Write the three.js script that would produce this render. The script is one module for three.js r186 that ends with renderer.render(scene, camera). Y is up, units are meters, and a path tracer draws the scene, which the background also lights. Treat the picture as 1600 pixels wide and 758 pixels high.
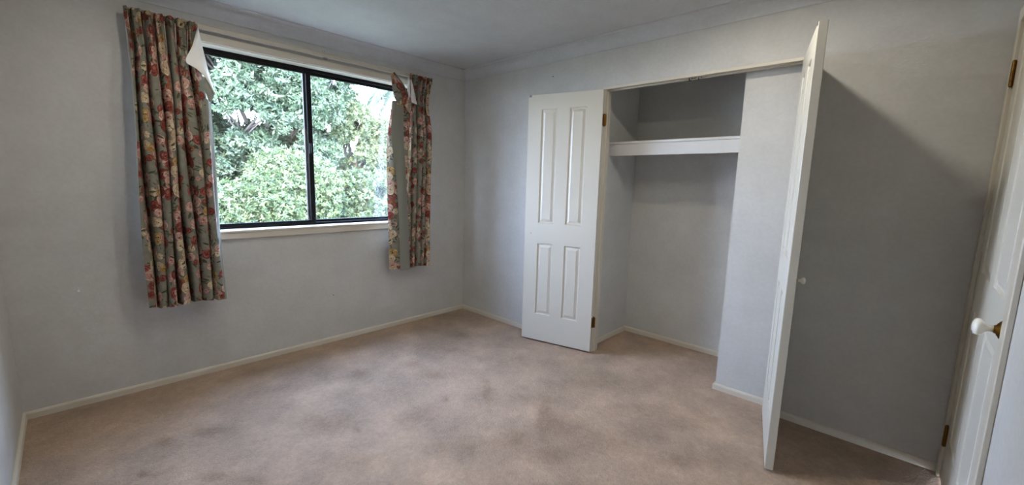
import * as THREE from 'three';
import { mergeGeometries, mergeVertices } from 'three/addons/utils/BufferGeometryUtils.js';
import { RectAreaLightUniformsLib } from 'three/addons/lights/RectAreaLightUniformsLib.js';

// ---------------------------------------------------------------- camera, sky, sun, exposure
const scene = new THREE.Scene();
const camera = new THREE.PerspectiveCamera(59.89, 1600 / 758, 0.03, 200);
camera.position.set(-2.8138, 1.3414, 3.3496);
camera.quaternion.setFromRotationMatrix(new THREE.Matrix4().makeBasis(
  new THREE.Vector3(0.68837, 0.02584, 0.7249),
  new THREE.Vector3(0.08535, 0.98954, -0.11632),
  new THREE.Vector3(-0.72032, 0.14194, 0.67896)));
scene.add(camera);

const renderer = new THREE.WebGLRenderer({ antialias: true });
renderer.toneMapping = THREE.LinearToneMapping;
renderer.toneMappingExposure = 2.92;
renderer.shadowMap.enabled = true;
RectAreaLightUniformsLib.init();

const SKY = 10.5;
{ // hazy bright daylight sky, the same all the way round
  const w = 64, h = 64, d = new Float32Array(w * h * 4);
  for (let j = 0; j < h; j++) {
    const el = ((j + 0.5) / h - 0.5) * Math.PI, t = Math.max(0, Math.sin(el));
    const k = Math.pow(t, 0.6);
    for (let i = 0; i < w; i++) {
      const o = (j * w + i) * 4;
      d[o] = SKY * (0.84 - 0.40 * k); d[o + 1] = SKY * (0.97 - 0.31 * k); d[o + 2] = SKY * (1.2 - 0.08 * k); d[o + 3] = 1;
    }
  }
  const t = new THREE.DataTexture(d, w, h, THREE.RGBAFormat, THREE.FloatType);
  t.mapping = THREE.EquirectangularReflectionMapping; t.magFilter = THREE.LinearFilter; t.needsUpdate = true;
  scene.background = t;
}
const sun = new THREE.DirectionalLight(0xffedd0, 6.5);
sun.position.set(-9, 17, 8); sun.target.position.set(1.5, 1, -9);
sun.castShadow = true; sun.shadow.mapSize.set(2048, 2048);
Object.assign(sun.shadow.camera, { left: -22, right: 22, top: 22, bottom: -22, near: 1, far: 70 });
scene.add(sun, sun.target);
const LAMP = 150, LAMP_COLOR = 0xfff8e8;

// ---------------------------------------------------------------- helpers
function rng(seed) { let a = seed >>> 0; return () => { a = (a + 0x6D2B79F5) | 0; let t = Math.imul(a ^ (a >>> 15), 1 | a); t = (t + Math.imul(t ^ (t >>> 7), 61 | t)) ^ t; return ((t ^ (t >>> 14)) >>> 0) / 4294967296; }; }
function hash2(x, y, s) { let h = Math.imul(x | 0, 374761393) ^ Math.imul(y | 0, 668265263) ^ Math.imul(s | 0, 2246822519); h = Math.imul(h ^ (h >>> 13), 1274126177); return ((h ^ (h >>> 16)) >>> 0) / 4294967296; }
function vnoise(x, y, s = 1) {
  const ix = Math.floor(x), iy = Math.floor(y); let fx = x - ix, fy = y - iy; fx = fx * fx * (3 - 2 * fx); fy = fy * fy * (3 - 2 * fy);
  const a = hash2(ix, iy, s), b = hash2(ix + 1, iy, s), c = hash2(ix, iy + 1, s), d = hash2(ix + 1, iy + 1, s);
  return a + (b - a) * fx + (c - a) * fy + (a - b - c + d) * fx * fy;
}
function fbm(x, y, o, s) { let v = 0, a = 0.5, n = 0; for (let i = 0; i < o; i++) { v += a * vnoise(x, y, s + i * 17); n += a; a *= 0.5; x = x * 2.03 + 3.1; y = y * 2.03 + 1.7; } return v / n; }
const lerp = (a, b, t) => a + (b - a) * t, sstep = (a, b, x) => { const t = Math.min(1, Math.max(0, (x - a) / (b - a))); return t * t * (3 - 2 * t); };
const V = (x, y, z) => new THREE.Vector3(x, y, z);

const used = {};
function numbered(n) { const k = used[n] = (used[n] ?? -1) + 1; return k ? n + '_' + String(k).padStart(3, '0') : n; }
function mesh(name, geo, m, parent) {
  const g = Array.isArray(geo) ? mergeGeometries(geo.map((q) => { const r = q.index ? q.toNonIndexed() : q; for (const k of Object.keys(r.attributes)) if (!['position', 'normal', 'uv'].includes(k)) r.deleteAttribute(k); return r; })) : geo;
  const o = new THREE.Mesh(g, m); o.name = parent ? name : numbered(name); o.castShadow = o.receiveShadow = true; (parent ?? scene).add(o); return o;
}
function struct(name, geo, m) { const o = mesh(name, geo, m); o.name = name; o.userData = { kind: 'structure' }; return o; }
function structGroup(name) { const o = new THREE.Group(); o.name = name; o.userData = { kind: 'structure' }; scene.add(o); return o; }
function thing(name, label, category, [x, y, z] = [0, 0, 0], turn = 0, group) {
  const o = new THREE.Group(); o.name = numbered(name); o.position.set(x, y, z); o.rotation.y = turn; o.userData = { label, category };
  if (group) o.userData.group = group; scene.add(o); return o;
}
// box from corner to corner; uv in metres
function bx(x0, x1, y0, y1, z0, z1) {
  const g = new THREE.BoxGeometry(x1 - x0, y1 - y0, z1 - z0); g.translate((x0 + x1) / 2, (y0 + y1) / 2, (z0 + z1) / 2); return metreUv(g);
}
function metreUv(g) {
  const p = g.attributes.position, n = g.attributes.normal, uv = new Float32Array(p.count * 2);
  for (let i = 0; i < p.count; i++) {
    const ax = Math.abs(n.getX(i)), ay = Math.abs(n.getY(i)), az = Math.abs(n.getZ(i));
    const [u, v] = ax >= ay && ax >= az ? [p.getZ(i), p.getY(i)] : ay >= az ? [p.getX(i), p.getZ(i)] : [p.getX(i), p.getY(i)];
    uv[i * 2] = u; uv[i * 2 + 1] = v;
  }
  g.setAttribute('uv', new THREE.BufferAttribute(uv, 2)); return g;
}
// box with chamfered edges (c metres)
function cbx(x0, x1, y0, y1, z0, z1, c = 0.002) {
  const b = new QB(), X = [x0, x1], Y = [y0, y1], Z = [z0, z1];
  const P = (a, i, j, k) => V(X[i] + (a === 0 ? 0 : c * (i ? -1 : 1)), Y[j] + (a === 1 ? 0 : c * (j ? -1 : 1)), Z[k] + (a === 2 ? 0 : c * (k ? -1 : 1)));
  const ctr = V((x0 + x1) / 2, (y0 + y1) / 2, (z0 + z1) / 2);
  for (const s of [0, 1]) { b.out(ctr, P(0, s, 0, 0), P(0, s, 1, 0), P(0, s, 1, 1), P(0, s, 0, 1)); b.out(ctr, P(1, 0, s, 0), P(1, 1, s, 0), P(1, 1, s, 1), P(1, 0, s, 1)); b.out(ctr, P(2, 0, 0, s), P(2, 1, 0, s), P(2, 1, 1, s), P(2, 0, 1, s)); }
  for (const s of [0, 1]) for (const t of [0, 1]) {
    b.out(ctr, P(0, s, t, 0), P(0, s, t, 1), P(1, s, t, 1), P(1, s, t, 0)); b.out(ctr, P(0, s, 0, t), P(0, s, 1, t), P(2, s, 1, t), P(2, s, 0, t)); b.out(ctr, P(1, 0, s, t), P(1, 1, s, t), P(2, 1, s, t), P(2, 0, s, t));
    for (const u of [0, 1]) b.outTri(ctr, P(0, s, t, u), P(1, s, t, u), P(2, s, t, u));
  }
  return b.geo();
}
class QB { // quads with flat normals
  constructor() { this.p = []; }
  tri(a, b, c) { this.p.push(a.x, a.y, a.z, b.x, b.y, b.z, c.x, c.y, c.z); }
  quad(a, b, c, d) { this.tri(a, b, c); this.tri(a, c, d); }
  outTri(ctr, a, b, c) { const n = b.clone().sub(a).cross(c.clone().sub(a)); n.dot(a.clone().sub(ctr)) < 0 ? this.tri(a, c, b) : this.tri(a, b, c); }
  out(ctr, a, b, c, d) { const n = b.clone().sub(a).cross(c.clone().sub(a)), m = a.clone().add(c).multiplyScalar(0.5).sub(ctr); n.dot(m) < 0 ? this.quad(a, d, c, b) : this.quad(a, b, c, d); }
  geo() { const g = new THREE.BufferGeometry(); g.setAttribute('position', new THREE.Float32BufferAttribute(this.p, 3)); g.computeVertexNormals(); return metreUv(g); }
}
function cyl(r0, r1, a, b, n = 16) { // cylinder from point a to point b
  const d = b.clone().sub(a), g = new THREE.CylinderGeometry(r1, r0, d.length(), n); g.applyQuaternion(new THREE.Quaternion().setFromUnitVectors(V(0, 1, 0), d.clone().normalize())); g.translate((a.x + b.x) / 2, (a.y + b.y) / 2, (a.z + b.z) / 2); return g;
}
function lathe(profile, n = 28) { return new THREE.LatheGeometry(profile.map(([r, y]) => new THREE.Vector2(r, y)), n); }
// sweep a 2D profile [a, y] along a straight wall line: corner(i) gives the 3D point for profile point and end
function prism(profile, at0, at1) {
  const b = new QB(), n = profile.length, ctr = V(0, 0, 0);
  for (const [a, y] of profile) { ctr.add(at0(a, y)); ctr.add(at1(a, y)); } ctr.multiplyScalar(1 / (2 * n));
  for (let i = 0; i < n; i++) { const [a, y] = profile[i], [c, d] = profile[(i + 1) % n]; b.quad(at0(a, y), at0(c, d), at1(c, d), at1(a, y)); }
  return b.geo();
}

// ---------------------------------------------------------------- materials
function grainTexture(n, f, srgb, rep) {
  const d = new Uint8Array(n * n * 4);
  for (let j = 0; j < n; j++) for (let i = 0; i < n; i++) { const c = f(i, j); d.set([c[0], c[1], c[2], 255], (j * n + i) * 4); }
  const t = new THREE.DataTexture(d, n, n); t.wrapS = t.wrapT = THREE.RepeatWrapping; t.magFilter = THREE.LinearFilter; t.minFilter = THREE.LinearMipmapLinearFilter; t.generateMipmaps = true;
  if (srgb) t.colorSpace = THREE.SRGBColorSpace; if (rep) t.repeat.set(rep, rep); t.needsUpdate = true; return t;
}
// tileable noise by blending
function tnoise(i, j, n, cells, s) {
  const x = i / n * cells, y = j / n * cells, ix = Math.floor(x), iy = Math.floor(y); let fx = x - ix, fy = y - iy; fx = fx * fx * (3 - 2 * fx); fy = fy * fy * (3 - 2 * fy);
  const w = (q) => ((q % cells) + cells) % cells, h = (q, r) => hash2(w(q), w(r), s);
  return lerp(lerp(h(ix, iy), h(ix + 1, iy), fx), lerp(h(ix, iy + 1), h(ix + 1, iy + 1), fx), fy);
}
const rollerBump = grainTexture(256, (i, j) => { const v = 90 + 90 * tnoise(i, j, 256, 64, 3) + 60 * tnoise(i, j, 256, 128, 5); return [v, v, v]; }, false, 2);
const paintTone = grainTexture(512, (i, j) => { const v = 243 + 7 * (tnoise(i, j, 512, 6, 11) - 0.5) + 7 * (tnoise(i, j, 512, 24, 12) - 0.5) + 7 * (tnoise(i, j, 512, 160, 13) - 0.5); return [v, v, v]; }, true, 0.5);
const M = {
  wall: new THREE.MeshStandardMaterial({ color: 0xcbc9c4, roughness: 0.72, map: paintTone, bumpMap: rollerBump, bumpScale: 0.0006 }),
  ceiling: new THREE.MeshStandardMaterial({ color: 0xcccbcb, roughness: 0.9, map: paintTone, bumpMap: rollerBump, bumpScale: 0.0004 }),
  trim: new THREE.MeshPhysicalMaterial({ color: 0xcbc3b3, roughness: 0.38, bumpMap: rollerBump, bumpScale: 0.0001 }),
  door: new THREE.MeshPhysicalMaterial({ color: 0xcdc8bb, roughness: 0.34, bumpMap: rollerBump, bumpScale: 0.00012 }),
  shelf: new THREE.MeshPhysicalMaterial({ color: 0xd2d0cc, roughness: 0.45 }),
  black: new THREE.MeshPhysicalMaterial({ color: 0x050608, roughness: 0.5, specularIntensity: 0.4 }),
  rubber: new THREE.MeshStandardMaterial({ color: 0x0b0b0c, roughness: 0.8 }),
  glass: new THREE.MeshPhysicalMaterial({ color: 0xf8f9fb, roughness: 0.0, transmission: 1, thickness: 0, ior: 1.5 }),
  brass: new THREE.MeshPhysicalMaterial({ color: 0x9a7334, metalness: 1, roughness: 0.28 }),
  oldBrass: new THREE.MeshPhysicalMaterial({ color: 0x7b5a2c, metalness: 1, roughness: 0.42 }),
  steel: new THREE.MeshPhysicalMaterial({ color: 0x8c8e8c, metalness: 1, roughness: 0.35 }),
  china: new THREE.MeshPhysicalMaterial({ color: 0xefece0, roughness: 0.12, clearcoat: 0.6, clearcoatRoughness: 0.05 }),
  dark: new THREE.MeshStandardMaterial({ color: 0x1d1b18, roughness: 0.7 }),
  lining: new THREE.MeshPhysicalMaterial({ color: 0xe4e3df, roughness: 0.9, side: THREE.DoubleSide, sheen: 0.15 }),
  render: new THREE.MeshStandardMaterial({ color: 0xb9ada0, roughness: 0.9 }),
};

// ---------------------------------------------------------------- room shell
const XL = -3.073, ZF = 3.598, HC = 2.4, T = 0.16;
const OPZ0 = 1.607, OPZ1 = 2.865, OPH = 2.036;          // wardrobe opening between the linings
const CX = 0.683, CZ0 = 1.527, NX = 0.088, NZ = 2.528;  // wardrobe back, left side, nib
const WX0 = -2.375, WX1 = -0.575, WY0 = 0.962, WY1 = 2.162; // window opening
const DX0 = -0.935, DX1 = -0.065, DH = 2.04;            // room door

// carpet: beige loop pile with old stains
const stains = [[-0.075, 0.02, 0.022, 0.004, -0.006, 0.006, 2.6], [-0.02, 0.09, 0.006, 0.006, -0.006, 0.012, 2], [-1.05, 1.50, 0.02, 0.02, -0.12, 0.13, 1], [-1.00, 1.94, 0.03, 0.03, -0.14, 0.11, 1], [-1.29, 1.97, 0.06, 0.06, -0.06, 0.05, 0.9], [-1.93, 1.14, 0.11, 0.11, -0.04, 0.11, 1], [-1.16, 0.84, 0.05, 0.05, -0.04, 0.06, 0.9], [-0.52, 0.62, 0.09, 0.08, -0.07, 0.08, 1], [-1.18, 1.07, 0.11, 0.10, -0.04, 0.06, 0.9], [-1.53, 0.71, 0.04, 0.04, -0.04, 0.07, 0.8], [-1.30, 1.39, 0.02, 0.02, -0.03, 0.04, 0.8], [-1.84, 1.32, 0.01, 0.02, -0.02, 0.04, 0.7], [-1.56, 1.40, 0.13, 0.13, -0.06, 0.10, 0.5], [-1.01, 2.08, 0.10, 0.10, -0.10, 0.08, 0.7], [-0.95, 2.33, 0.10, 0.10, -0.09, 0.06, 0.7], [-1.54, 1.83, 0.14, 0.14, -0.06, 0.07, 0.6], [-1.96, 1.57, 0.13, 0.13, -0.03, 0.07, 0.6], [-2.57, 0.76, 0.04, 0.04, -0.01, 0.05, 1], [-2.39, 0.79, 0.08, 0.08, -0.01, 0.05, 1], [-2.45, 1.23, 0.06, 0.05, -0.01, 0.04, 0.9], [-2.35, 1.37, 0.04, 0.04, -0.01, 0.04, 0.9], [-2.66, 0.99, 0.03, 0.03, 0, 0.03, 1], [-0.90, 1.79, 0.12, 0.11, -0.08, 0.07, 0.4], [-0.53, 2.30, 0.20, 0.19, -0.08, 0.04, 0.5], [-0.45, 2.57, 0.14, 0.13, -0.10, 0.04, 0.5], [-0.51, 1.87, 0.16, 0.15, -0.07, 0.05, 0.4], [-0.84, 0.74, 0.15, 0.14, -0.08, 0.10, 0.6], [-1.52, 1.03, 0.18, 0.17, -0.06, 0.10, 0.5], [-1.26, 2.18, 0.09, 0.09, -0.05, 0.04, 0.6], [-0.84, 2.66, 0.14, 0.14, -0.07, 0.03, 0.6]];
const carpetMap = (() => {
  const n = 1024, S = 4.0;
  const sum = new Float32Array(n * n);
  for (const [cx, cz, ax, az, bxx, bz, k] of stains) {
    // widen the short axes so the stain has a body
    const A = [ax, az], B = [bxx, bz], det = A[0] * B[1] - A[1] * B[0];
    const R = 2.4 * (Math.hypot(...A) + Math.hypot(...B));
    const i0 = Math.max(0, Math.floor((cx + 3.2 - R) / S * n)), i1 = Math.min(n - 1, Math.ceil((cx + 3.2 + R) / S * n));
    const j0 = Math.max(0, Math.floor((cz + 0.1 - R) / S * n)), j1 = Math.min(n - 1, Math.ceil((cz + 0.1 + R) / S * n));
    for (let j = j0; j <= j1; j++) for (let i = i0; i <= i1; i++) {
      const x = i / n * S - 3.2, z = j / n * S - 0.1, wx = 0.06 * (fbm(x * 9, z * 9, 3, 71) - 0.5), wz = 0.06 * (fbm(x * 9, z * 9, 3, 91) - 0.5);
      const dx = x - cx + wx, dz = z - cz + wz, u = (dx * B[1] - dz * B[0]) / det, v = (dz * A[0] - dx * A[1]) / det;
      sum[j * n + i] += k * Math.exp(-1.1 * (u * u + v * v)) * (0.55 + 0.9 * fbm(x * 22, z * 22, 3, 33));
    }
  }
  const t = grainTexture(n, (i, j) => {
    const x = i / n * S, z = j / n * S;
    const big = fbm(x * 1.4, z * 1.4, 4, 21) - 0.5, mid = fbm(x * 5.5 + z, z * 5.5 - x * 0.4, 4, 41) - 0.5, fine = fbm(x * 60, z * 60, 2, 51) - 0.5, pile = hash2(i, j, 61) - 0.5;
    const st = Math.min(1, sum[j * n + i]);
    let v = 1 + 0.14 * big + 0.30 * mid + 0.10 * fine + 0.10 * pile - 0.13 * st;
    const warm = 0.05 * mid - 0.02 * st;
    return [165 * v * (1 - 0.0 * warm), 141 * v * (1 - 0.35 * warm - 0.03 * st), 120 * v * (1 - 0.8 * warm - 0.07 * st)].map((q) => Math.max(0, Math.min(255, q)));
  }, true);
  t.repeat.set(1 / S, 1 / S); t.offset.set(3.2 / S, 0.1 / S); return t;
})();
const pileBump = grainTexture(256, (i, j) => { const v = 255 * (0.55 * hash2(i, j, 7) + 0.45 * tnoise(i, j, 256, 64, 8)); return [v, v, v]; }, false, 2.5);
M.carpet = new THREE.MeshPhysicalMaterial({ color: 0xffffff, roughness: 1, map: carpetMap, bumpMap: pileBump, bumpScale: 0.004, sheen: 0.5, sheenRoughness: 0.6, sheenColor: new THREE.Color(0xcfc8c2) });
struct('floor', bx(XL - T, CX + 0.12, -0.12, 0, -T, ZF + 0.12), M.carpet);
struct('ceiling', bx(XL - T, CX + 0.12, HC, HC + 0.14, -T, ZF + 0.12), M.ceiling);
struct('wall_left', bx(XL - T, XL, 0, HC, -T, ZF + 0.12), M.wall);
struct('wall_back', [bx(XL, WX0, 0, HC, -T, 0), bx(WX1, NX + 0.7, 0, HC, -T, 0), bx(WX0, WX1, 0, WY0, -T, 0), bx(WX0, WX1, WY1, HC, -T, 0)], M.wall);
struct('wall_right', [bx(0, NX, 0, HC, 0, OPZ0 - 0.02), bx(0, NX, 0, HC, OPZ1 + 0.02, ZF + 0.12), bx(0, NX, OPH + 0.02, HC, OPZ0 - 0.02, OPZ1 + 0.02)], M.wall);
struct('wall_front', [bx(XL, DX0 - 0.02, 0, HC, ZF, ZF + 0.12), bx(DX1 + 0.02, 0, 0, HC, ZF, ZF + 0.12), bx(DX0 - 0.02, DX1 + 0.02, DH + 0.02, HC, ZF, ZF + 0.12)], M.wall);
struct('wall_wardrobe_left', bx(NX, CX + 0.1, 0, HC, CZ0 - 0.1, CZ0), M.wall);
struct('wall_wardrobe_back', bx(CX, CX + 0.1, 0, HC, CZ0, NZ + 0.5), M.wall);
struct('wall_wardrobe_right', bx(NX, CX, 0, HC, NZ, NZ + 0.5), M.wall);

// coved cornice round the room, mitred
const cove = [[0, 2.4], [0, 2.313], [0.004, 2.31], [0.008, 2.313]];
for (let i = 1; i <= 8; i++) { const a = i / 9 * Math.PI / 2; cove.push([0.008 + 0.074 * (1 - Math.cos(a)), 2.313 + 0.077 * Math.sin(a)]); }
cove.push([0.082, 2.391], [0.086, 2.395], [0.086, 2.4]);
struct('trim_1', prism(cove, (a, y) => V(XL + a, y, a), (a, y) => V(-a, y, a)), M.ceiling);
struct('trim_2', prism(cove, (a, y) => V(-a, y, a), (a, y) => V(-a, y, ZF - a)), M.ceiling);
struct('trim_3', prism(cove, (a, y) => V(-a, y, ZF - a), (a, y) => V(XL + a, y, ZF - a)), M.ceiling);
struct('trim_4', prism(cove, (a, y) => V(XL + a, y, ZF - a), (a, y) => V(XL + a, y, a)), M.ceiling);

// low painted skirting
const skirt = [[0, 0], [0.014, 0], [0.014, 0.03], [0.011, 0.037], [0.005, 0.041], [0, 0.041]];
const capped = (f0, f1) => { const g = prism(skirt, f0, f1), b = new QB(); for (const f of [f0, f1]) for (let i = 1; i < skirt.length - 1; i++) b.tri(f(...skirt[0]), f(...skirt[i]), f(...skirt[i + 1])); return [g, b.geo()]; };
struct('baseboard_back', capped((a, y) => V(XL + a, y, a), (a, y) => V(-a, y, a)), M.trim);
struct('baseboard_left', capped((a, y) => V(XL + a, y, a), (a, y) => V(XL + a, y, ZF - a)), M.trim);
struct('baseboard_right', [...capped((a, y) => V(-a, y, a), (a, y) => V(-a, y, OPZ0 - 0.022)), ...capped((a, y) => V(-a, y, OPZ1 + 0.022), (a, y) => V(-a, y, ZF - 0.001))], M.trim);
struct('baseboard_front', capped((a, y) => V(XL + a, y, ZF - a), (a, y) => V(DX0 - 0.07, y, ZF - a)), M.trim);
struct('baseboard_wardrobe', [...capped((a, y) => V(NX, y, CZ0 + a), (a, y) => V(CX - a, y, CZ0 + a)), ...capped((a, y) => V(CX - a, y, CZ0 + a), (a, y) => V(CX - a, y, NZ - a)), ...capped((a, y) => V(CX - a, y, NZ - a), (a, y) => V(NX - a, y, NZ - a)), ...capped((a, y) => V(NX - a, y, NZ - a), (a, y) => V(NX - a, y, OPZ1))], M.trim);

// ---------------------------------------------------------------- window
{
  const w = structGroup('window_1');
  const zi = -0.10, zo = -0.155; // aluminium frame depth
  mesh('reveal_lining', [bx(WX0, WX1, WY1 - 0.004, WY1, zi, 0.002), bx(WX0, WX0 + 0.004, WY0, WY1 - 0.004, zi, 0.002), bx(WX1 - 0.004, WX1, WY0, WY1 - 0.004, zi, 0.002)], M.trim, w);
  mesh('sill', [cbx(WX0 - 0.05, WX1 + 0.05, WY0 - 0.012, WY0 + 0.003, zi, 0.024, 0.002)], M.trim, w);
  const aw = 0.05;
  mesh('architrave', [cbx(WX0 - aw, WX1 + aw, WY1, WY1 + aw, 0, 0.016, 0.003)], M.trim, w);
  mesh('architrave', [cbx(WX0 - aw, WX0, WY0, WY1, 0, 0.016, 0.003)], M.trim, w);
  mesh('architrave', [cbx(WX1, WX1 + aw, WY0, WY1, 0, 0.016, 0.003)], M.trim, w);
  mesh('architrave', [cbx(WX0 - aw, WX1 + aw, WY0 - 0.056, WY0 - 0.012, 0, 0.018, 0.003)], M.trim, w);
  const f = mesh('frame', [cbx(WX0, WX1, WY1 - 0.026, WY1, zo, zi), cbx(WX0, WX1, WY0, WY0 + 0.022, zo, zi), cbx(WX0, WX0 + 0.03, WY0, WY1, zo, zi), cbx(WX1 - 0.03, WX1, WY0, WY1, zo, zi)], M.black, w);
  void f;
  const sash = (x0, x1, z0, z1) => {
    const a = 0.036, y0 = WY0 + 0.014, y1 = WY1 - 0.018;
    mesh('sash', [cbx(x0, x0 + a, y0, y1, z0, z1), cbx(x1 - a, x1, y0, y1, z0, z1), cbx(x0 + a, x1 - a, y0, y0 + 0.026, z0, z1), cbx(x0 + a, x1 - a, y1 - 0.028, y1, z0, z1)], M.black, w);
    mesh('pane', bx(x0 + a - 0.004, x1 - a + 0.004, y0 + 0.02, y1 - 0.02, (z0 + z1) / 2 - 0.0015, (z0 + z1) / 2 + 0.0015), M.glass, w);
  };
  sash(WX0 + 0.028, -1.445, zi - 0.024, zi - 0.004);
  sash(-1.496, WX1 - 0.028, zi - 0.05, zi - 0.028);
  mesh('latch', cbx(-1.478, -1.466, 1.52, 1.6, zi - 0.004, zi + 0.01, 0.003), M.black, w);
}

// ---------------------------------------------------------------- panelled doors
// local frame: hinge pin at the origin, leaf along +x, outer face at z = 0, inner face at z = -t
function leafGeo(w, y0, h, t, panels) {
  const b = new QB(), c = 0.002, us = [c, w - c], vs = [y0 + c, y0 + h - c];
  for (const [a, e, d, g] of panels) { us.push(a, e); vs.push(d, g); }
  const uniq = (q) => [...new Set(q.map((v) => Math.round(v * 1e5) / 1e5))].sort((m, n) => m - n), U = uniq(us), Vv = uniq(vs);
  const prof = [[0, 0], [0.002, 0.005], [0.006, 0.0085], [0.013, 0.009], [0.029, 0.003], [0.031, 0.0015], [0.039, 0.0015]];
  for (const [zf, s] of [[0, 1], [-t, -1]]) {
    const q = (u0, v0, d0, u1, v1, d1, u2, v2, d2, u3, v3, d3) => { const P = [V(u0, v0, zf - s * d0), V(u1, v1, zf - s * d1), V(u2, v2, zf - s * d2), V(u3, v3, zf - s * d3)]; s > 0 ? b.quad(...P) : b.quad(P[3], P[2], P[1], P[0]); };
    for (let i = 0; i < U.length - 1; i++) for (let k = 0; k < Vv.length - 1; k++) {
      const u0 = U[i], u1 = U[i + 1], v0 = Vv[k], v1 = Vv[k + 1], um = (u0 + u1) / 2, vm = (v0 + v1) / 2;
      if (!panels.some(([a, e, d, g]) => um > a && um < e && vm > d && vm < g)) { q(u0, v0, 0, u1, v0, 0, u1, v1, 0, u0, v1, 0); continue; }
      for (let r = 0; r < prof.length - 1; r++) {
        const [a, d] = prof[r], [e, g] = prof[r + 1];
        q(u0 + a, v0 + a, d, u1 - a, v0 + a, d, u1 - e, v0 + e, g, u0 + e, v0 + e, g);
        q(u1 - a, v0 + a, d, u1 - a, v1 - a, d, u1 - e, v1 - e, g, u1 - e, v0 + e, g);
        q(u1 - a, v1 - a, d, u0 + a, v1 - a, d, u0 + e, v1 - e, g, u1 - e, v1 - e, g);
        q(u0 + a, v1 - a, d, u0 + a, v0 + a, d, u0 + e, v0 + e, g, u0 + e, v1 - e, g);
      }
      const [a, d] = prof[prof.length - 1]; q(u0 + a, v0 + a, d, u1 - a, v0 + a, d, u1 - a, v1 - a, d, u0 + a, v1 - a, d);
    }
  }
  const ctr = V(w / 2, y0 + h / 2, -t / 2), E = (u, v, z) => V(u, v, z), y1 = y0 + h;
  for (const [z, zi] of [[0, -c], [-t, -t + c]]) { // chamfers
    b.out(ctr, E(c, y0 + c, z), E(w - c, y0 + c, z), E(w, y0, zi), E(0, y0, zi)); b.out(ctr, E(c, y1 - c, z), E(w - c, y1 - c, z), E(w, y1, zi), E(0, y1, zi));
    b.out(ctr, E(c, y0 + c, z), E(c, y1 - c, z), E(0, y1, zi), E(0, y0, zi)); b.out(ctr, E(w - c, y0 + c, z), E(w - c, y1 - c, z), E(w, y1, zi), E(w, y0, zi));
  }
  for (const u of [0, w]) b.out(ctr, E(u, y0, -c), E(u, y1, -c), E(u, y1, -t + c), E(u, y0, -t + c));
  for (const y of [y0, y1]) b.out(ctr, E(0, y, -c), E(w, y, -c), E(w, y, -t + c), E(0, y, -t + c));
  return b.geo();
}
const fourPanels = (w, m, g) => { const pw = (w - 2 * m - g) / 2; return [[m, m + pw, 1.015, 1.918], [w - m - pw, w - m, 1.015, 1.918], [m, m + pw, 0.243, 0.846], [w - m - pw, w - m, 0.243, 0.846]]; };
const hingeKnuckle = (y, r = 0.0065, h = 0.085) => { const q = []; for (let k = 0; k < 5; k++) q.push(cyl(r, r, V(0, y - h / 2 + k * h / 5 + 0.0006, 0), V(0, y - h / 2 + (k + 1) * h / 5 - 0.0006, 0), 12)); q.push(cyl(r * 0.6, r * 0.9, V(0, y - h / 2 - 0.004, 0), V(0, y - h / 2, 0), 10), cyl(r * 0.9, r * 0.6, V(0, y + h / 2, 0), V(0, y + h / 2 + 0.004, 0), 10)); return q; };
// china knob on a brass rose: two sub-parts of the door; dir = +1 when it stands on a face that looks along +z
function knobOn(parent, u, y, z, dir, rose, grip) {
  for (const [n, prof, m] of [['knob_rose', rose, M.brass], ['knob', grip, M.china]]) { const g = lathe(prof); g.rotateX(dir * Math.PI / 2); g.translate(u, y, z); mesh(n, g, m, parent); }
}
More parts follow.
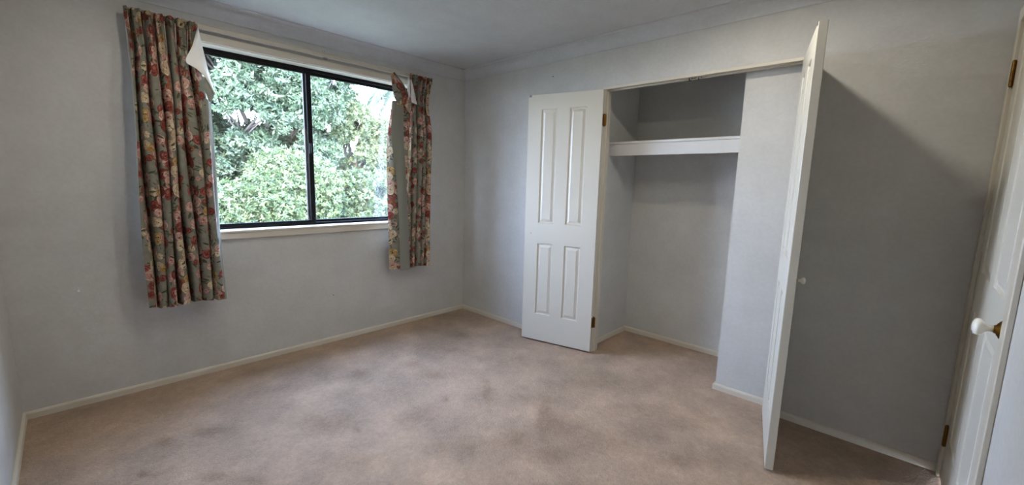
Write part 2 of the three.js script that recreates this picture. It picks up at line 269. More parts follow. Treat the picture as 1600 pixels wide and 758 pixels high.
// ---------------------------------------------------------------- built-in wardrobe: linings, catches, shelf and the two open doors
{
  const t = thing('built_in_wardrobe', 'built-in wardrobe with two open cream panelled doors and one white shelf', 'wardrobe', [0, 0, OPZ0]);
  const O = OPZ0, j = 0.02, E = OPZ1 - O;
  mesh('jamb', [cbx(-0.001, NX + 0.001, 0, OPH, -j, 0, 0.0015), bx(0.038, 0.048, 0, OPH, 0, 0.008)], M.trim, t);
  mesh('jamb', [cbx(-0.001, NX + 0.001, 0, OPH, E, E + j, 0.0015), bx(0.038, 0.048, 0, OPH, E - 0.008, E)], M.trim, t);
  mesh('head', [cbx(-0.001, NX + 0.001, OPH, OPH + j, -j, E + j, 0.0015), bx(0.038, 0.048, OPH - 0.008, OPH, 0, E)], M.trim, t);
  for (const z of [2.217 - O, 2.274 - O]) {
    const p = mesh('roller_catch', [bx(0.01, 0.036, OPH - 0.003, OPH, z - 0.011, z + 0.011), bx(0.014, 0.028, OPH - 0.018, OPH - 0.003, z - 0.009, z - 0.006), bx(0.014, 0.028, OPH - 0.018, OPH - 0.003, z + 0.006, z + 0.009)], M.steel, t);
    mesh('roller', cyl(0.005, 0.005, V(0.022, OPH - 0.015, z - 0.006), V(0.022, OPH - 0.015, z + 0.006), 14), M.dark, p);
  }
  const z0 = CZ0 - O + 0.001, z1 = NZ - O - 0.001, sx = 0.23, sy = 1.66;
  const s = mesh('shelf', cbx(sx, CX, sy, sy + 0.018, z0, z1, 0.001), M.shelf, t);
  mesh('front_rail', cbx(sx + 0.002, sx + 0.02, sy - 0.09, sy - 0.0015, z0, z1, 0.0015), M.shelf, s);
  mesh('side_batten', cbx(sx + 0.02, CX - 0.005, sy - 0.045, sy, z0, z0 + 0.018, 0.001), M.shelf, s);

  const W2 = 0.622, geo = leafGeo(W2, 0.013, 2.02, 0.035, fourPanels(W2, 0.122, 0.103));
  // folded right back: 13.4 degrees off the wall, inner face to the room
  const d = mesh('door', geo, M.door, t); d.position.set(-0.004, 0, 0.001); d.rotation.y = Math.PI / 2 + 13.4 * Math.PI / 180;
  d.userData.label = 'door folded back against the wall';
  for (const y of [1.816, 0.252]) mesh('hinge', [...hingeKnuckle(y).map((g) => g.translate(-0.003, 0, 0.003)), bx(-0.0015, 0.0005, y - 0.042, y + 0.042, -0.03, 0), bx(-0.02, -0.002, y - 0.042, y + 0.042, -0.003, -0.0015)], M.oldBrass, d);
  mesh('strike_plate', bx(W2 - 0.03, W2 - 0.008, 2.018, 2.0345, -0.0365, -0.02), M.steel, d);
  mesh('screw', cyl(0.003, 0.003, V(W2 - 0.06, 0.926, -0.0362), V(W2 - 0.06, 0.926, -0.034), 10), M.dark, d);
  // standing 14 degrees past square; its outer face with the knob looks away from the window
  const g2 = geo.clone(); g2.translate(0, 0, 0.035); metreUv(g2);
  const e = mesh('door', g2, M.door, t); e.position.set(-0.003, 0, E); e.rotation.y = Math.PI + 14 * Math.PI / 180;
  e.userData.label = 'door standing open into the room';
  for (const y of [1.816, 0.252]) mesh('hinge', [...hingeKnuckle(y).map((q) => q.translate(0, 0, -0.005)), bx(-0.001, 0.0006, y - 0.042, y + 0.042, 0, 0.028)], M.oldBrass, e);
  knobOn(e, W2 - 0.055, 0.932, 0, -1, [[0.0001, 0], [0.012, 0], [0.012, 0.003], [0.008, 0.006], [0.006, 0.008], [0.0001, 0.008]], [[0.0001, 0.007], [0.006, 0.007], [0.0065, 0.014], [0.009, 0.02], [0.0145, 0.024], [0.017, 0.029], [0.0165, 0.034], [0.012, 0.038], [0.0001, 0.04]]);
  mesh('strike_plate', bx(W2 - 0.03, W2 - 0.008, 2.02, 2.0345, 0.018, 0.0365), M.steel, e);
}
// the room door, shut
{
  const d = structGroup('door_1');
  d.position.set(DX1 - 0.002, 0, ZF - 0.004); d.rotation.y = Math.PI; // +x maps to -x, +z maps to -z (into the room)
  const w = DX1 - DX0 - 0.005;
  const leaf = mesh('leaf', leafGeo(w, 0.012, 2.02, 0.035, fourPanels(w, 0.122, 0.11)), M.door, d); void leaf;
  for (const y of [1.84, 0.215]) mesh('hinge', [...hingeKnuckle(y, 0.0075, 0.1).map((q) => q.translate(0, 0, 0.006)), bx(-0.012, 0.012, y - 0.048, y + 0.048, 0, 0.0012)], M.oldBrass, d);
  knobOn(d, w - 0.06, 0.93, 0, 1, [[0.0001, 0], [0.029, 0], [0.029, 0.003], [0.026, 0.005], [0.026, 0.007], [0.021, 0.008], [0.0195, 0.011], [0.014, 0.012], [0.012, 0.018], [0.0001, 0.018]], [[0.0001, 0.016], [0.0095, 0.016], [0.01, 0.026], [0.013, 0.034], [0.021, 0.04], [0.0265, 0.048], [0.0265, 0.054], [0.022, 0.06], [0.012, 0.064], [0.0001, 0.065]]);
  const t = structGroup('trim_5'), z0 = ZF - 0.016;
  mesh('jamb', [bx(DX1, DX1 + 0.02, 0, DH, ZF - 0.002, ZF + 0.12), bx(DX1 - 0.012, DX1, 0, DH, ZF + 0.033, ZF + 0.045)], M.trim, t);
  mesh('jamb', [bx(DX0 - 0.02, DX0, 0, DH, ZF - 0.002, ZF + 0.12), bx(DX0, DX0 + 0.012, 0, DH, ZF + 0.033, ZF + 0.045)], M.trim, t);
  mesh('head', [bx(DX0 - 0.02, DX1 + 0.02, DH, DH + 0.02, ZF - 0.002, ZF + 0.12), bx(DX0, DX1, DH - 0.012, DH, ZF + 0.033, ZF + 0.045)], M.trim, t);
  mesh('architrave', cbx(DX1 + 0.006, -0.002, 0, DH + 0.068, z0, ZF, 0.003), M.trim, t);
  mesh('architrave', cbx(DX0 - 0.068, DX0 - 0.006, 0, DH + 0.068, z0, ZF, 0.003), M.trim, t);
  mesh('architrave', cbx(DX0 - 0.006, DX1 + 0.006, DH + 0.006, DH + 0.068, z0, ZF, 0.003), M.trim, t);
}

// ---------------------------------------------------------------- curtain track and curtains
{
  const t = thing('curtain_track', 'flat white curtain track on the wall above the black window', 'curtain track', [-1.48, 2.225, 0]);
  mesh('rail', [cbx(-1.0, 0.98, 0, 0.034, 0.036, 0.042, 0.001), cbx(-1.0, 0.98, 0.03, 0.034, 0.03, 0.05, 0.001), cbx(-1.0, 0.98, 0, 0.004, 0.03, 0.05, 0.001)], M.trim, t);
  for (const x of [-0.9, 0.09, 0.9]) mesh('bracket', [bx(x - 0.012, x + 0.012, -0.002, 0.06, 0, 0.003), bx(x - 0.012, x + 0.012, 0.01, 0.024, 0.003, 0.037)], M.trim, t);
  mesh('glider', bx(0.078, 0.104, -0.012, 0.0, 0.034, 0.046), M.steel, t);
  for (const x of [0.086, 0.1]) mesh('screw', cyl(0.0025, 0.0025, V(x, 0.052, 0.003), V(x, 0.052, 0.0045), 8), M.dark, t);
}
function floralCanvas() {
  const n = 1024, c = document.createElement('canvas'); c.width = c.height = n; const g = c.getContext('2d'), R = rng(77);
  g.fillStyle = '#8c8c80'; g.fillRect(0, 0, n, n);
  const wrap = (x, y, r, f) => { for (const dx of [-n, 0, n]) for (const dy of [-n, 0, n]) if (x + dx > -r && x + dx < n + r && y + dy > -r && y + dy < n + r) { g.save(); g.translate(x + dx, y + dy); f(); g.restore(); } };
  for (let i = 0; i < 2600; i++) { const v = R(); g.fillStyle = v < 0.5 ? 'rgba(120,120,100,0.10)' : 'rgba(176,174,156,0.10)'; const x = R() * n, y = R() * n, r = 6 + 30 * R(); wrap(x, y, r, () => { g.beginPath(); g.ellipse(0, 0, r, r * 0.6, R() * 3, 0, 6.3); g.fill(); }); }
  const leaf = (x, y, r, a, col) => wrap(x, y, r * 1.2, () => { g.rotate(a); g.fillStyle = col; g.beginPath(); g.moveTo(-r, 0); g.quadraticCurveTo(0, -r * 0.55, r, 0); g.quadraticCurveTo(0, r * 0.55, -r, 0); g.fill(); g.strokeStyle = 'rgba(40,42,28,0.6)'; g.lineWidth = 2; g.beginPath(); g.moveTo(-r, 0); g.lineTo(r, 0); g.stroke(); });
  const pink = ['#7d4238', '#b98678', '#d2aa9c', '#e6cabc'], red = ['#4e1511', '#742a22', '#8e3d31', '#b06a5a'], cream = ['#846246', '#c8b08e', '#dccbaa', '#ece0c6'], gold = ['#6f4c1e', '#a98346', '#c3a063', '#d9c08c'], rust = ['#5c2416', '#93492c', '#aa6340', '#c68c68'];
  const pals = [pink, pink, pink, pink, red, red, red, cream, cream, gold, rust];
  const rose = (x, y, r, pal) => { const s = R() * 6.3, sd = Math.floor(R() * 1e6); wrap(x, y, r * 1.25, () => {
    const Q = rng(sd); g.rotate(s);
    for (let ring = 0; ring < 4; ring++) {
      const rr = r * (0.78 - ring * 0.2), np = ring === 0 ? 6 : ring === 1 ? 5 : 4 - (ring === 3 ? 1 : 0);
      for (let k = 0; k < np; k++) {
        const a = (k + 0.5 * (ring % 2)) / np * 6.283 + Q() * 0.4, px = Math.cos(a) * rr * 0.62, py = Math.sin(a) * rr * 0.62, pr = rr * (0.62 + 0.14 * Q());
        g.fillStyle = pal[0]; g.beginPath(); g.ellipse(px * 0.97, py * 0.97, pr * 1.07, pr * 0.92, a + 1.57, 0, 6.3); g.fill();
        g.fillStyle = pal[ring === 3 ? 1 : Q() < 0.45 ? 2 : Q() < 0.5 ? 1 : 3]; g.beginPath(); g.ellipse(px, py, pr, pr * 0.84, a + 1.57, 0, 6.3); g.fill();
        g.strokeStyle = pal[3]; g.globalAlpha = 0.7; g.lineWidth = r * 0.07; g.beginPath(); g.arc(px, py, pr * 0.72, a - 0.9, a + 0.9); g.stroke(); g.globalAlpha = 1;
      }
    }
    g.fillStyle = pal[0]; g.beginPath(); g.arc(0, 0, r * 0.13, 0, 6.3); g.fill();
  }); };
  const greens = ['#4c5138', '#5f6548', '#3d412d', '#6c7050', '#545a44'];
  // two dense garlands and two sparse ones down the cloth
  for (const [cx, spread, step, rmax, dens] of [[100, 60, 78, 70, 1], [290, 40, 128, 50, 0.6], [440, 50, 80, 66, 1], [620, 40, 146, 52, 0.5], [780, 60, 78, 72, 1], [950, 30, 170, 46, 0.5]]) {
    for (let y = 0; y < n; y += step) {
      const x = cx + (R() - 0.5) * 2 * spread;
      for (let k = 0; k < 5 * dens + 1; k++) { const a = R() * 6.3, d = rmax * (0.8 + R() * 0.7); leaf(x + Math.cos(a) * d, y + Math.sin(a) * d, 16 + 18 * R(), a, greens[Math.floor(R() * greens.length)]); }
      rose(x, y + R() * 20, rmax * (0.7 + 0.35 * R()), pals[Math.floor(R() * pals.length)]);
      if (R() < 0.8 * dens) rose(x + (R() < 0.5 ? -1 : 1) * rmax * 1.25, y + step * 0.4, rmax * (0.4 + 0.25 * R()), pals[Math.floor(R() * pals.length)]);
    }
  }
  for (let i = 0; i < 70; i++) leaf(R() * n, R() * n, 7 + 8 * R(), R() * 6.3, greens[Math.floor(R() * greens.length)]);
  const t = new THREE.CanvasTexture(c); t.wrapS = t.wrapT = THREE.RepeatWrapping; t.colorSpace = THREE.SRGBColorSpace; t.repeat.set(1 / 0.7, 1 / 0.7); return t;
}
const weave = grainTexture(128, (i, j) => { const v = 128 + 50 * (((i >> 1) + (j >> 1)) % 2) + 60 * hash2(i, j, 5); return [v, v, v]; }, false, 12);
M.floral = new THREE.MeshPhysicalMaterial({ color: 0xdad6d2, map: floralCanvas(), roughness: 0.85, side: THREE.DoubleSide, bumpMap: weave, bumpScale: 0.0004, sheen: 0.1 });
M.sage = new THREE.MeshPhysicalMaterial({ color: 0x85857a, roughness: 0.85, side: THREE.DoubleSide, bumpMap: weave, bumpScale: 0.0004, sheen: 0.1 });

// a hanging, folded sheet; s runs across, t runs down; returns position function
function drape(o) {
  const { x0t, x1t, x0b, x1b, yt, yb, zt, zb, folds, seed, ampT, ampB, curl } = o;
  const wob = (s, k) => vnoise(s * folds * 0.9 + 5, k * 3.7 + seed, seed) - 0.5;
  return (s, t) => {
    const e = sstep(0.0, 0.3, t), ph = 2 * Math.PI * folds * (s + 0.05 * wob(s, 1) + 0.012 * Math.sin(t * 5 + s * 9)) + (o.phase ?? 0);
    const A = lerp(ampT, ampB, e) * (0.75 + 0.8 * (wob(s, 2) + 0.5)) * (1 + 0.25 * Math.sin(t * 4 + s * 11));
    const pencil = 0.011 * (1 - sstep(0.06, 0.2, t)) * Math.sin(2 * Math.PI * folds * 2.6 * s + wob(s, 4) * 3);
    const xa = lerp(x0t, x0b, t) , xb = lerp(x1t, x1b, t), waist = (o.waist ?? 0) * Math.exp(-Math.pow((t - 0.12) / 0.09, 2));
    const x = lerp(xa + waist, xb - waist, s) - curl * lerp(0.5, 1, e) * Math.cos(ph) + 0.006 * e * Math.sin(t * 7 + s * 13);
    const y = lerp(yt, yb + 0.012 * wob(s, 3) + 0.006 * Math.sin(ph), t);
    return V(x, y, lerp(zt, zb, Math.pow(t, 0.8)) + A * Math.tanh(1.5 * Math.sin(ph)) / 0.905 + pencil);
  };
}
function sheet(f, s0, s1, nS, nT, back = 0) {
  const pos = [], uv = [], idx = []; let L = 0, prev = null; const us = [];
  for (let i = 0; i <= nS; i++) { const p = f(lerp(0, 1, i / nS) * (s1 - s0) + s0, 0.6); if (prev) L += p.distanceTo(prev); prev = p; us.push(L); }
  for (let j = 0; j <= nT; j++) for (let i = 0; i <= nS; i++) { const t = j / nT, p = f(s0 + (s1 - s0) * i / nS, t); pos.push(p.x, p.y, p.z); uv.push(us[i] + s0 * 3, p.y); }
  for (let j = 0; j < nT; j++) for (let i = 0; i < nS; i++) { const a = j * (nS + 1) + i, b = a + 1, c = a + nS + 1, d = c + 1; idx.push(a, c, b, b, c, d); }
  const g = new THREE.BufferGeometry(); g.setAttribute('position', new THREE.Float32BufferAttribute(pos, 3)); g.setAttribute('uv', new THREE.Float32BufferAttribute(uv, 2)); g.setIndex(idx); g.computeVertexNormals();
  if (back) { const p = g.attributes.position, n = g.attributes.normal; for (let i = 0; i < p.count; i++) p.setXYZ(i, p.getX(i) - n.getX(i) * back, p.getY(i) - n.getY(i) * back, p.getZ(i) - n.getZ(i) * back); }
  return g;
}
// ruled cloth piece between two edge curves (arrays of [x, y, z]) with a bulge towards the room, 3 mm thick
function ruled(A, B, bulge, m, name, parent, o = {}) {
  const ca = new THREE.CatmullRomCurve3(A.map((q) => V(...q))), cb = new THREE.CatmullRomCurve3(B.map((q) => V(...q)));
  const base = parent.position;
  const f = (s, t) => { const a = ca.getPoint(t), b = cb.getPoint(t), p = a.lerp(b, s); p.z += bulge * Math.sin(Math.PI * s) + (o.rip ?? 0.003) * Math.sin(t * 9 + s * 5); return p.sub(base); };
  const g1 = sheet(f, 0, 1, o.nS ?? 16, o.nT ?? 40), g2 = sheet(f, 0, 1, o.nS ?? 16, o.nT ?? 40, 0.003);
  if (o.du) for (const g of [g1, g2]) { const u = g.attributes.uv; for (let i = 0; i < u.count; i++) u.setX(i, u.getX(i) + o.du); }
  return mesh(name, [g1, g2], m, parent);
}
{
  const c = thing('curtain', 'short floral curtain with white lining flopped over at its top corner', 'curtain', [-2.33, 0.54, 0.1]);
  const f0 = drape({ x0t: -2.512, x1t: -2.178, x0b: -2.53, x1b: -2.155, yt: 2.236, yb: 0.545, zt: 0.085, zb: 0.14, folds: 6.5, seed: 3, ampT: 0.016, ampB: 0.052, curl: 0.0125, phase: 1.2, waist: 0.01 });
  const f = (s, t) => f0(s, t).sub(c.position);
  mesh('fabric', sheet(f, 0, 1, 270, 90), M.floral, c);
  const fl = drape({ x0t: -2.505, x1t: -2.19, x0b: -2.52, x1b: -2.165, yt: 2.215, yb: 0.57, zt: 0.062, zb: 0.06, folds: 4.5, seed: 4, ampT: 0.004, ampB: 0.012, curl: 0 });
  mesh('lining', sheet((s, t) => fl(s, t).sub(c.position), 0, 1, 80, 40), M.lining, c);
  ruled([[-2.178, 1.80, 0.15], [-2.172, 1.3, 0.15], [-2.185, 0.9, 0.16], [-2.195, 0.535, 0.165]], [[-2.146, 1.78, 0.13], [-2.143, 1.3, 0.125], [-2.143, 0.9, 0.12], [-2.137, 0.53, 0.13]], 0.006, M.sage, 'turned_edge', c).userData.label = 'plain grey-green turned edge';
  const H = (s, t) => { const p = f0(s, t * 0.012); p.y += 0.006 - t * 0.03; p.z += 0.004; return p.sub(c.position); };
  mesh('heading_tape', sheet(H, 0, 1, 200, 3), M.floral, c);
  ruled([[-2.184, 2.212, 0.12], [-2.223, 2.089, 0.15], [-2.26, 1.991, 0.165], [-2.216, 1.960, 0.175], [-2.178, 1.920, 0.175], [-2.131, 1.828, 0.16]], [[-2.180, 2.212, 0.12], [-2.167, 2.092, 0.13], [-2.158, 2.03, 0.135], [-2.150, 1.985, 0.135], [-2.138, 1.913, 0.14], [-2.123, 1.821, 0.15]], 0.018, M.lining, 'lining_flap', c).userData.label = 'white lining folded forward';
  ruled([[-2.186, 1.925, 0.165], [-2.184, 1.87, 0.165], [-2.165, 1.79, 0.16]], [[-2.150, 1.90, 0.155], [-2.128, 1.84, 0.15], [-2.148, 1.775, 0.15]], 0.008, M.sage, 'turned_corner', c);
}
{
  const c = thing('curtain', 'narrow floral curtain with plain grey-green edge turned back, hanging near the room corner', 'curtain', [-0.72, 0.55, 0.1]);
  const f0 = drape({ x0t: -0.70, x1t: -0.462, x0b: -0.76, x1b: -0.517, yt: 2.232, yb: 0.555, zt: 0.09, zb: 0.105, folds: 4.5, seed: 9, ampT: 0.014, ampB: 0.036, curl: 0.011, phase: 0.4, waist: 0.0 });
  const pinch = (s, t) => { const p = f0(s, t), k = Math.exp(-Math.pow((t - 0.14) / 0.1, 2)); p.x += -0.03 * k * s - 0.018 * (1 - Math.exp(-t * 12)) * s; return p; };
  const f = (s, t) => pinch(s, t).sub(c.position);
  mesh('fabric', sheet(f, 0, 1, 200, 90), M.floral, c);
  const fl = drape({ x0t: -0.695, x1t: -0.475, x0b: -0.86, x1b: -0.53, yt: 2.21, yb: 0.58, zt: 0.062, zb: 0.058, folds: 4.5, seed: 4, ampT: 0.004, ampB: 0.01, curl: 0 });
  mesh('lining', sheet((s, t) => fl(s, t).sub(c.position), 0, 1, 80, 40), M.lining, c);
  const H = (s, t) => { const p = pinch(s, t * 0.012); p.y += 0.006 - t * 0.03; p.z += 0.004; return p.sub(c.position); };
  mesh('heading_tape', sheet(H, 0, 1, 160, 3), M.floral, c);
  // leading edge: a floral sliver by the glass, the plain back turned forward beside it
  ruled([[-0.885, 1.98, 0.12], [-0.93, 1.66, 0.115], [-0.938, 1.23, 0.115], [-0.938, 0.565, 0.13]], [[-0.84, 1.98, 0.14], [-0.87, 1.66, 0.15], [-0.84, 1.23, 0.15], [-0.82, 0.56, 0.15]], 0.02, M.floral, 'leading_edge', c, { du: 0.06 });
  ruled([[-0.895, 1.98, 0.145], [-0.915, 1.69, 0.155], [-0.888, 1.45, 0.165], [-0.865, 1.12, 0.165], [-0.85, 0.55, 0.16]], [[-0.79, 1.98, 0.15], [-0.795, 1.69, 0.15], [-0.78, 1.45, 0.15], [-0.762, 1.12, 0.15], [-0.745, 0.548, 0.15]], 0.012, M.sage, 'turned_edge', c).userData.label = 'plain grey-green back of the cloth';
  ruled([[-0.892, 2.195, 0.11], [-0.888, 2.12, 0.13], [-0.882, 2.03, 0.15], [-0.868, 1.945, 0.165]], [[-0.842, 2.225, 0.10], [-0.78, 2.13, 0.13], [-0.742, 2.05, 0.15], [-0.79, 1.95, 0.16]], 0.02, M.floral, 'drooping_corner', c, { du: 0.2, rip: 0.006 });
  ruled([[-0.725, 2.15, 0.115], [-0.722, 2.08, 0.12], [-0.70, 2.0, 0.125]], [[-0.688, 2.222, 0.10], [-0.66, 2.07, 0.12], [-0.64, 1.985, 0.125]], 0.006, M.lining, 'lining_flap', c).userData.label = 'pale lining showing in a gap';
  ruled([[-0.80, 2.0, 0.13], [-0.79, 1.5, 0.14], [-0.775, 1.0, 0.14], [-0.765, 0.56, 0.14]], [[-0.70, 2.02, 0.115], [-0.735, 1.5, 0.12], [-0.74, 1.0, 0.12], [-0.73, 0.565, 0.125]], 0.015, M.floral, 'fold', c, { du: 0.03 });
}

// ---------------------------------------------------------------- small marks on walls
{
  const n = thing('wall_nail', 'small dark nail in the white wall above the folded wardrobe door', 'nail', [-0.006, 2.198, 1.114]);
  mesh('shank', cyl(0.0015, 0.0015, V(0.012, 0, 0), V(-0.004, 0, 0), 8), M.dark, n); mesh('head', cyl(0.004, 0.0035, V(-0.004, 0, 0), V(-0.006, 0, 0), 12), M.dark, n);
  const q = thing('wall_screw', 'tiny dark screw low in the white wall under the window', 'screw', [-1.374, 0.389, 0.003]);
  mesh('shank', cyl(0.0015, 0.0015, V(0, 0, -0.01), V(0, 0, -0.001), 8), M.dark, q); mesh('head', cyl(0.0035, 0.003, V(0, 0, -0.002), V(0, 0, 0.001), 12), M.dark, q);
}

// ---------------------------------------------------------------- recessed ceiling downlights (above the picture; their shadows fall on walls, wardrobe and curtains)
M.glow = new THREE.MeshStandardMaterial({ color: 0xffffff, emissive: new THREE.Color(LAMP_COLOR), emissiveIntensity: 3, roughness: 0.5 });
function downlight(x, z, k, label) {
  const c = thing('downlight', label, 'downlight', [x, HC, z]);
  mesh('trim_ring', lathe([[0.044, 0], [0.056, 0], [0.056, -0.003], [0.05, -0.006], [0.044, -0.004], [0.044, 0]]), M.trim, c);
  mesh('lens', lathe([[0.0001, -0.003], [0.044, -0.003], [0.044, -0.001], [0.0001, -0.001]]), M.glow, c);
  const l = new THREE.RectAreaLight(LAMP_COLOR, LAMP * k, 0.08, 0.08); l.position.set(x, HC - 0.008, z); l.rotation.x = -Math.PI / 2; scene.add(l);
}
downlight(-1.53, 1.86, 0.92, 'round white downlight in the middle of the ceiling');
downlight(-0.75, 2.66, 1.0, 'round white downlight above the standing wardrobe door');
downlight(-2.30, 0.90, 0.62, 'round white downlight above the curtain with flopped lining');

// ---------------------------------------------------------------- garden outside the window
M.soil = new THREE.MeshStandardMaterial({ color: 0x716d66, roughness: 1, map: grainTexture(256, (i, j) => { const v = 150 + 90 * tnoise(i, j, 256, 32, 3) + 15 * tnoise(i, j, 256, 128, 4); return [v * 0.95, v, v * 0.85]; }, true, 0.5) });
struct('ground', bx(-40, 40, -0.9, -0.6, -60, -0.3), M.soil);
M.bark = new THREE.MeshStandardMaterial({ color: 0x9a8f86, roughness: 0.95, map: grainTexture(128, (i, j) => { const v = 150 + 90 * tnoise(i, j, 128, 16, 2) + 15 * hash2(i, j, 3); return [v, v, v]; }, true, 3) });
function sprigGeo(n, len, wid, seed) {
  const R = rng(seed), b = new QB();
  for (let k = 0; k < n; k++) {
    const az = R() * 6.283, el = (R() - 0.35) * 1.5, d = V(Math.cos(az) * Math.cos(el), Math.sin(el), Math.sin(az) * Math.cos(el)), s = V(-Math.sin(az), 0, Math.cos(az)), u = d.clone().cross(s).multiplyScalar(-1);
    const o = V((R() - 0.5), (R() - 0.5), (R() - 0.5)).multiplyScalar(len * 0.7), l = len * (0.7 + 0.6 * R()), w = wid * (0.7 + 0.6 * R());
    const p0 = o, pm = o.clone().addScaledVector(d, l * 0.5).addScaledVector(u, l * 0.06), p1 = o.clone().addScaledVector(d, l), a = pm.clone().addScaledVector(s, w).addScaledVector(u, w * 0.4), c = pm.clone().addScaledVector(s, -w).addScaledVector(u, w * 0.4);
    b.tri(p0, a, pm); b.tri(a, p1, pm); b.tri(p0, pm, c); b.tri(pm, p1, c);
  }
  return b.geo();
}
const sprigs = { broad: sprigGeo(8, 0.13, 0.036, 5), fine: sprigGeo(12, 0.10, 0.018, 8), bush: sprigGeo(9, 0.10, 0.026, 12) };
const leafMat = new THREE.MeshPhysicalMaterial({ color: 0xffffff, roughness: 0.75, transmission: 0.25, thickness: 0, side: THREE.DoubleSide });
function tree(name, label, x, z, o) {
  const t = thing(name, label, o.category ?? 'tree', [x, -0.6, z], 0, o.group), R = rng(o.seed);
  const limbs = [], ends = [], h = o.trunk;
  const limb = (a, b, r0, r1) => { const m = a.clone().lerp(b, 0.5).add(V((R() - 0.5) * 0.25, 0.08, (R() - 0.5) * 0.25).multiplyScalar(a.distanceTo(b) * 0.5)); const c = new THREE.CatmullRomCurve3([a, m, b]); for (let k = 0; k < 5; k++) limbs.push(cyl(lerp(r0, r1, k / 5), lerp(r0, r1, (k + 1) / 5), c.getPoint(k / 5), c.getPoint((k + 1) / 5 + 0.01), 7)); };
  const top = V((R() - 0.5) * 0.3, h, (R() - 0.5) * 0.3);
  limb(V(0, 0, 0), top, o.r, o.r * 0.75);
  for (const [cx, cy, cz, rx, ry, rz] of o.clumps) {
    const e = V(cx, cy, cz); limb(top, e, o.r * 0.5, 0.02); ends.push(e);
    for (let k = 0; k < 5; k++) { const a = R() * 6.3, q = e.clone().add(V(Math.cos(a) * rx * 0.8, (R() - 0.4) * ry, Math.sin(a) * rz * 0.8)); limb(top.clone().lerp(e, 0.45 + 0.45 * R()), q, o.r * 0.2, 0.008); }
  }
  mesh('trunk', limbs, M.bark, t);
  const vol = o.clumps.map((c) => Math.pow(c[3] * c[4] * c[5], 0.7)), tot = vol.reduce((a, b) => a + b, 0);
  const m4 = new THREE.Matrix4(), q = new THREE.Quaternion(), col = new THREE.Color(), mats = [];
  o.clumps.forEach(([cx, cy, cz, rx, ry, rz], ci) => {
    const n = Math.round(o.count * vol[ci] / tot);
    for (let k = 0; k < n; k++) {
      const u = R() * 2 - 1, a = R() * 6.283, rr = Math.pow(0.25 + 0.75 * R(), 0.6) * (0.85 + 0.3 * R()), s = Math.sqrt(1 - u * u);
      const p = V(cx + Math.cos(a) * s * rr * rx, cy + u * rr * ry, cz + Math.sin(a) * s * rr * rz);
      if (fbm((p.x + x) * 1.7 + p.z, p.y * 1.7 + p.z * 0.6, 2, o.seed) < (o.gap ?? 0.36)) continue;
      mats.push(p);
    }
  });
  const im = new THREE.InstancedMesh(sprigs[o.sprig], leafMat, mats.length); im.name = 'foliage'; im.userData = { kind: 'stuff', label: o.leafLabel }; im.castShadow = im.receiveShadow = true;
  mats.forEach((p, k) => {
    q.setFromEuler(new THREE.Euler(R() * 6.3, R() * 6.3, R() * 6.3)); const sc = (o.scale ?? 1) * (0.7 + 0.6 * R());
    im.setMatrixAt(k, m4.compose(p, q, V(sc, sc, sc)));
    const c = o.colors[Math.floor(R() * o.colors.length)], v = 0.8 + 0.4 * R(); im.setColorAt(k, col.setRGB(c[0] * v, c[1] * v, c[2] * v));
  });
  t.add(im); return t;
}
const DARK = [[0.03, 0.06, 0.024], [0.047, 0.082, 0.036], [0.065, 0.105, 0.048], [0.10, 0.135, 0.075]], MID = [[0.085, 0.12, 0.045], [0.12, 0.15, 0.06], [0.16, 0.185, 0.085]], LIGHT = [[0.085, 0.135, 0.045], [0.115, 0.16, 0.055], [0.15, 0.18, 0.08], [0.06, 0.10, 0.035]];
tree('tree', 'large dark blue-green broadleaf tree filling the pane beside the flopped curtain', 1.0, -9.5, { seed: 11, trunk: 1.6, r: 0.18, sprig: 'broad', scale: 0.85, count: 30000, colors: DARK, gap: 0.42,
  clumps: [[-0.9, 3.4, 0.2, 1.5, 1.3, 1.2], [0.4, 4.6, 0, 1.6, 1.3, 1.2], [-1.2, 5.0, -0.2, 1.4, 1.2, 1.1], [0.9, 3.8, 0.1, 1.3, 1.2, 1.1], [-2.0, 2.4, 0.4, 1.3, 1.2, 1.0], [0.3, 2.6, 0.5, 1.4, 1.1, 1.0], [1.7, 5.2, -0.3, 1.1, 0.9, 0.9], [2.0, 4.7, -0.4, 0.8, 0.7, 0.8]] });
tree('tree', 'airy grey-limbed tree with pale yellow-green leaves behind the centre mullion', 4.0, -10.2, { seed: 23, trunk: 2.0, r: 0.13, sprig: 'fine', scale: 0.85, count: 20000, colors: MID, gap: 0.42,
  clumps: [[-0.6, 3.6, 0, 1.2, 0.8, 1.0], [0.7, 3.3, 0.2, 1.1, 0.7, 0.9], [-1.5, 3.0, 0.1, 1.0, 0.8, 0.9], [-0.5, 4.0, -0.2, 1.0, 0.5, 0.9], [1.3, 2.5, 0.2, 0.9, 0.6, 0.8], [-0.2, 2.6, 0.3, 1.0, 0.6, 0.8]] });
tree('bush', 'bright yellow-green leafy bush below the large dark tree', 0.3, -7.4, { category: 'bush', seed: 31, trunk: 0.4, r: 0.06, sprig: 'bush', scale: 0.7, count: 22000, colors: LIGHT, gap: 0.38,
  clumps: [[-0.9, 0.9, 0, 0.9, 0.9, 0.8], [0.2, 1.2, 0.1, 0.9, 0.9, 0.8], [1.1, 1.5, -0.1, 0.8, 0.9, 0.8], [-1.8, 0.9, 0, 0.9, 0.9, 0.8], [0.5, 2.0, -0.3, 0.7, 0.6, 0.6]] });
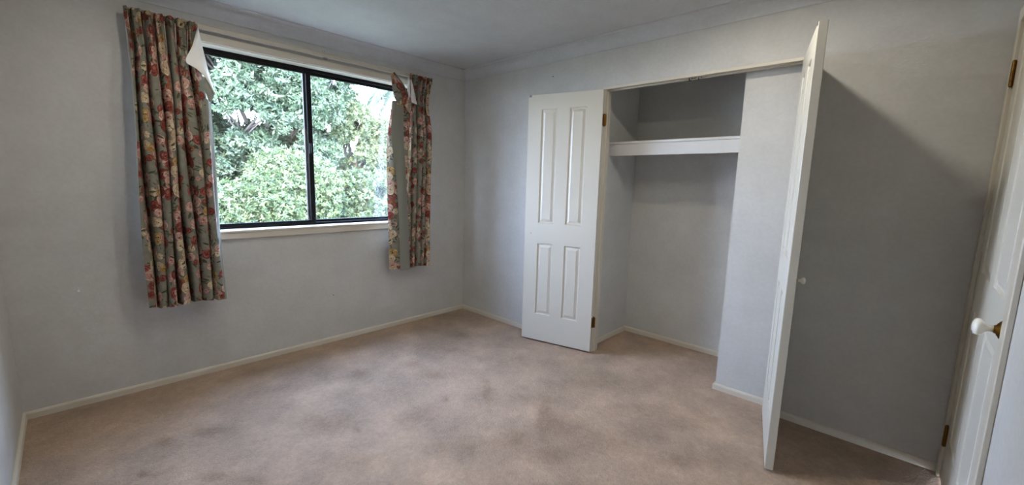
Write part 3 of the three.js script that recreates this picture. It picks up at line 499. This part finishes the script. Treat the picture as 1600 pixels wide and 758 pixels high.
tree('bush', 'mid-green feathery bush below the airy grey-limbed tree', 3.0, -8.2, { category: 'bush', seed: 47, trunk: 0.4, r: 0.06, sprig: 'bush', scale: 0.7, count: 22000, colors: [...LIGHT, ...MID, ...DARK], gap: 0.38,
  clumps: [[-0.9, 0.9, 0, 0.9, 0.9, 0.8], [0.1, 1.3, 0.1, 1.0, 0.9, 0.8], [1.0, 1.3, -0.1, 0.9, 0.9, 0.8], [2.0, 1.3, 0, 1.0, 0.9, 0.8], [-0.2, 0.5, 0.4, 1.0, 0.6, 0.6]] });
tree('tree', 'dull green tree standing far behind the bushes', 5.5, -16, { seed: 59, trunk: 1.4, r: 0.16, sprig: 'broad', scale: 1.2, count: 14000, colors: [...DARK, ...MID], gap: 0.3,
  clumps: [[-3, 2.0, 0, 2.0, 1.5, 1.2], [0, 2.0, 0, 2.0, 1.4, 1.2], [2.4, 1.8, 0, 2.0, 1.4, 1.2], [-1.5, 1.0, 0.4, 2.2, 1.2, 1.0], [1.5, 0.8, 0.4, 2.2, 1.2, 1.0], [-4.5, 2.6, 0, 1.8, 1.6, 1.2]] });
{
  const t = thing('palm', 'tall palm with drooping feathery fronds showing at the window corner', 'palm', [7.5, -0.6, -13.2]); t.scale.setScalar(1.3);
  mesh('trunk', [cyl(0.16, 0.11, V(0, 0, 0), V(0.1, 4.56, 0), 10)], M.bark, t);
  const green = new THREE.MeshPhysicalMaterial({ color: new THREE.Color(0.07, 0.10, 0.06), roughness: 0.7, transmission: 0.12, thickness: 0, side: THREE.DoubleSide });
  const R = rng(5);
  for (let k = 0; k < 11; k++) {
    const az = k / 11 * 6.283 + 0.2 * R(), b = new QB(), o = V(0.1, 4.56, 0), c = V(Math.cos(az), 0, Math.sin(az)), s = V(-Math.sin(az), 0, Math.cos(az)), L = 1.7 + 0.4 * R();
    const at = (u) => o.clone().addScaledVector(c, L * u * (1 - 0.25 * u)).add(V(0, 0.5 * u - 1.5 * u * u, 0));
    for (let i = 0; i < 34; i++) {
      const u = 0.1 + 0.9 * i / 34, p = at(u), q = at(u + 0.012);
      for (const e of [-1, 1]) { const tip = p.clone().addScaledVector(s, e * 0.28).addScaledVector(c, 0.18).add(V(0, -0.38 - 0.1 * R(), 0)), m = p.clone().lerp(tip, 0.5).add(V(0, 0.05, 0)), w = c.clone().multiplyScalar(0.03); b.quad(p, q, m.clone().add(w), m.clone().sub(w)); b.tri(m.clone().sub(w), m.clone().add(w), tip); }
      b.quad(p.clone().addScaledVector(s, 0.012), p.clone().addScaledVector(s, -0.012), at(u + 0.03).addScaledVector(s, -0.01), at(u + 0.03).addScaledVector(s, 0.01));
    }
    mesh('frond', b.geo(), green, t);
  }
}
renderer.render(scene, camera);
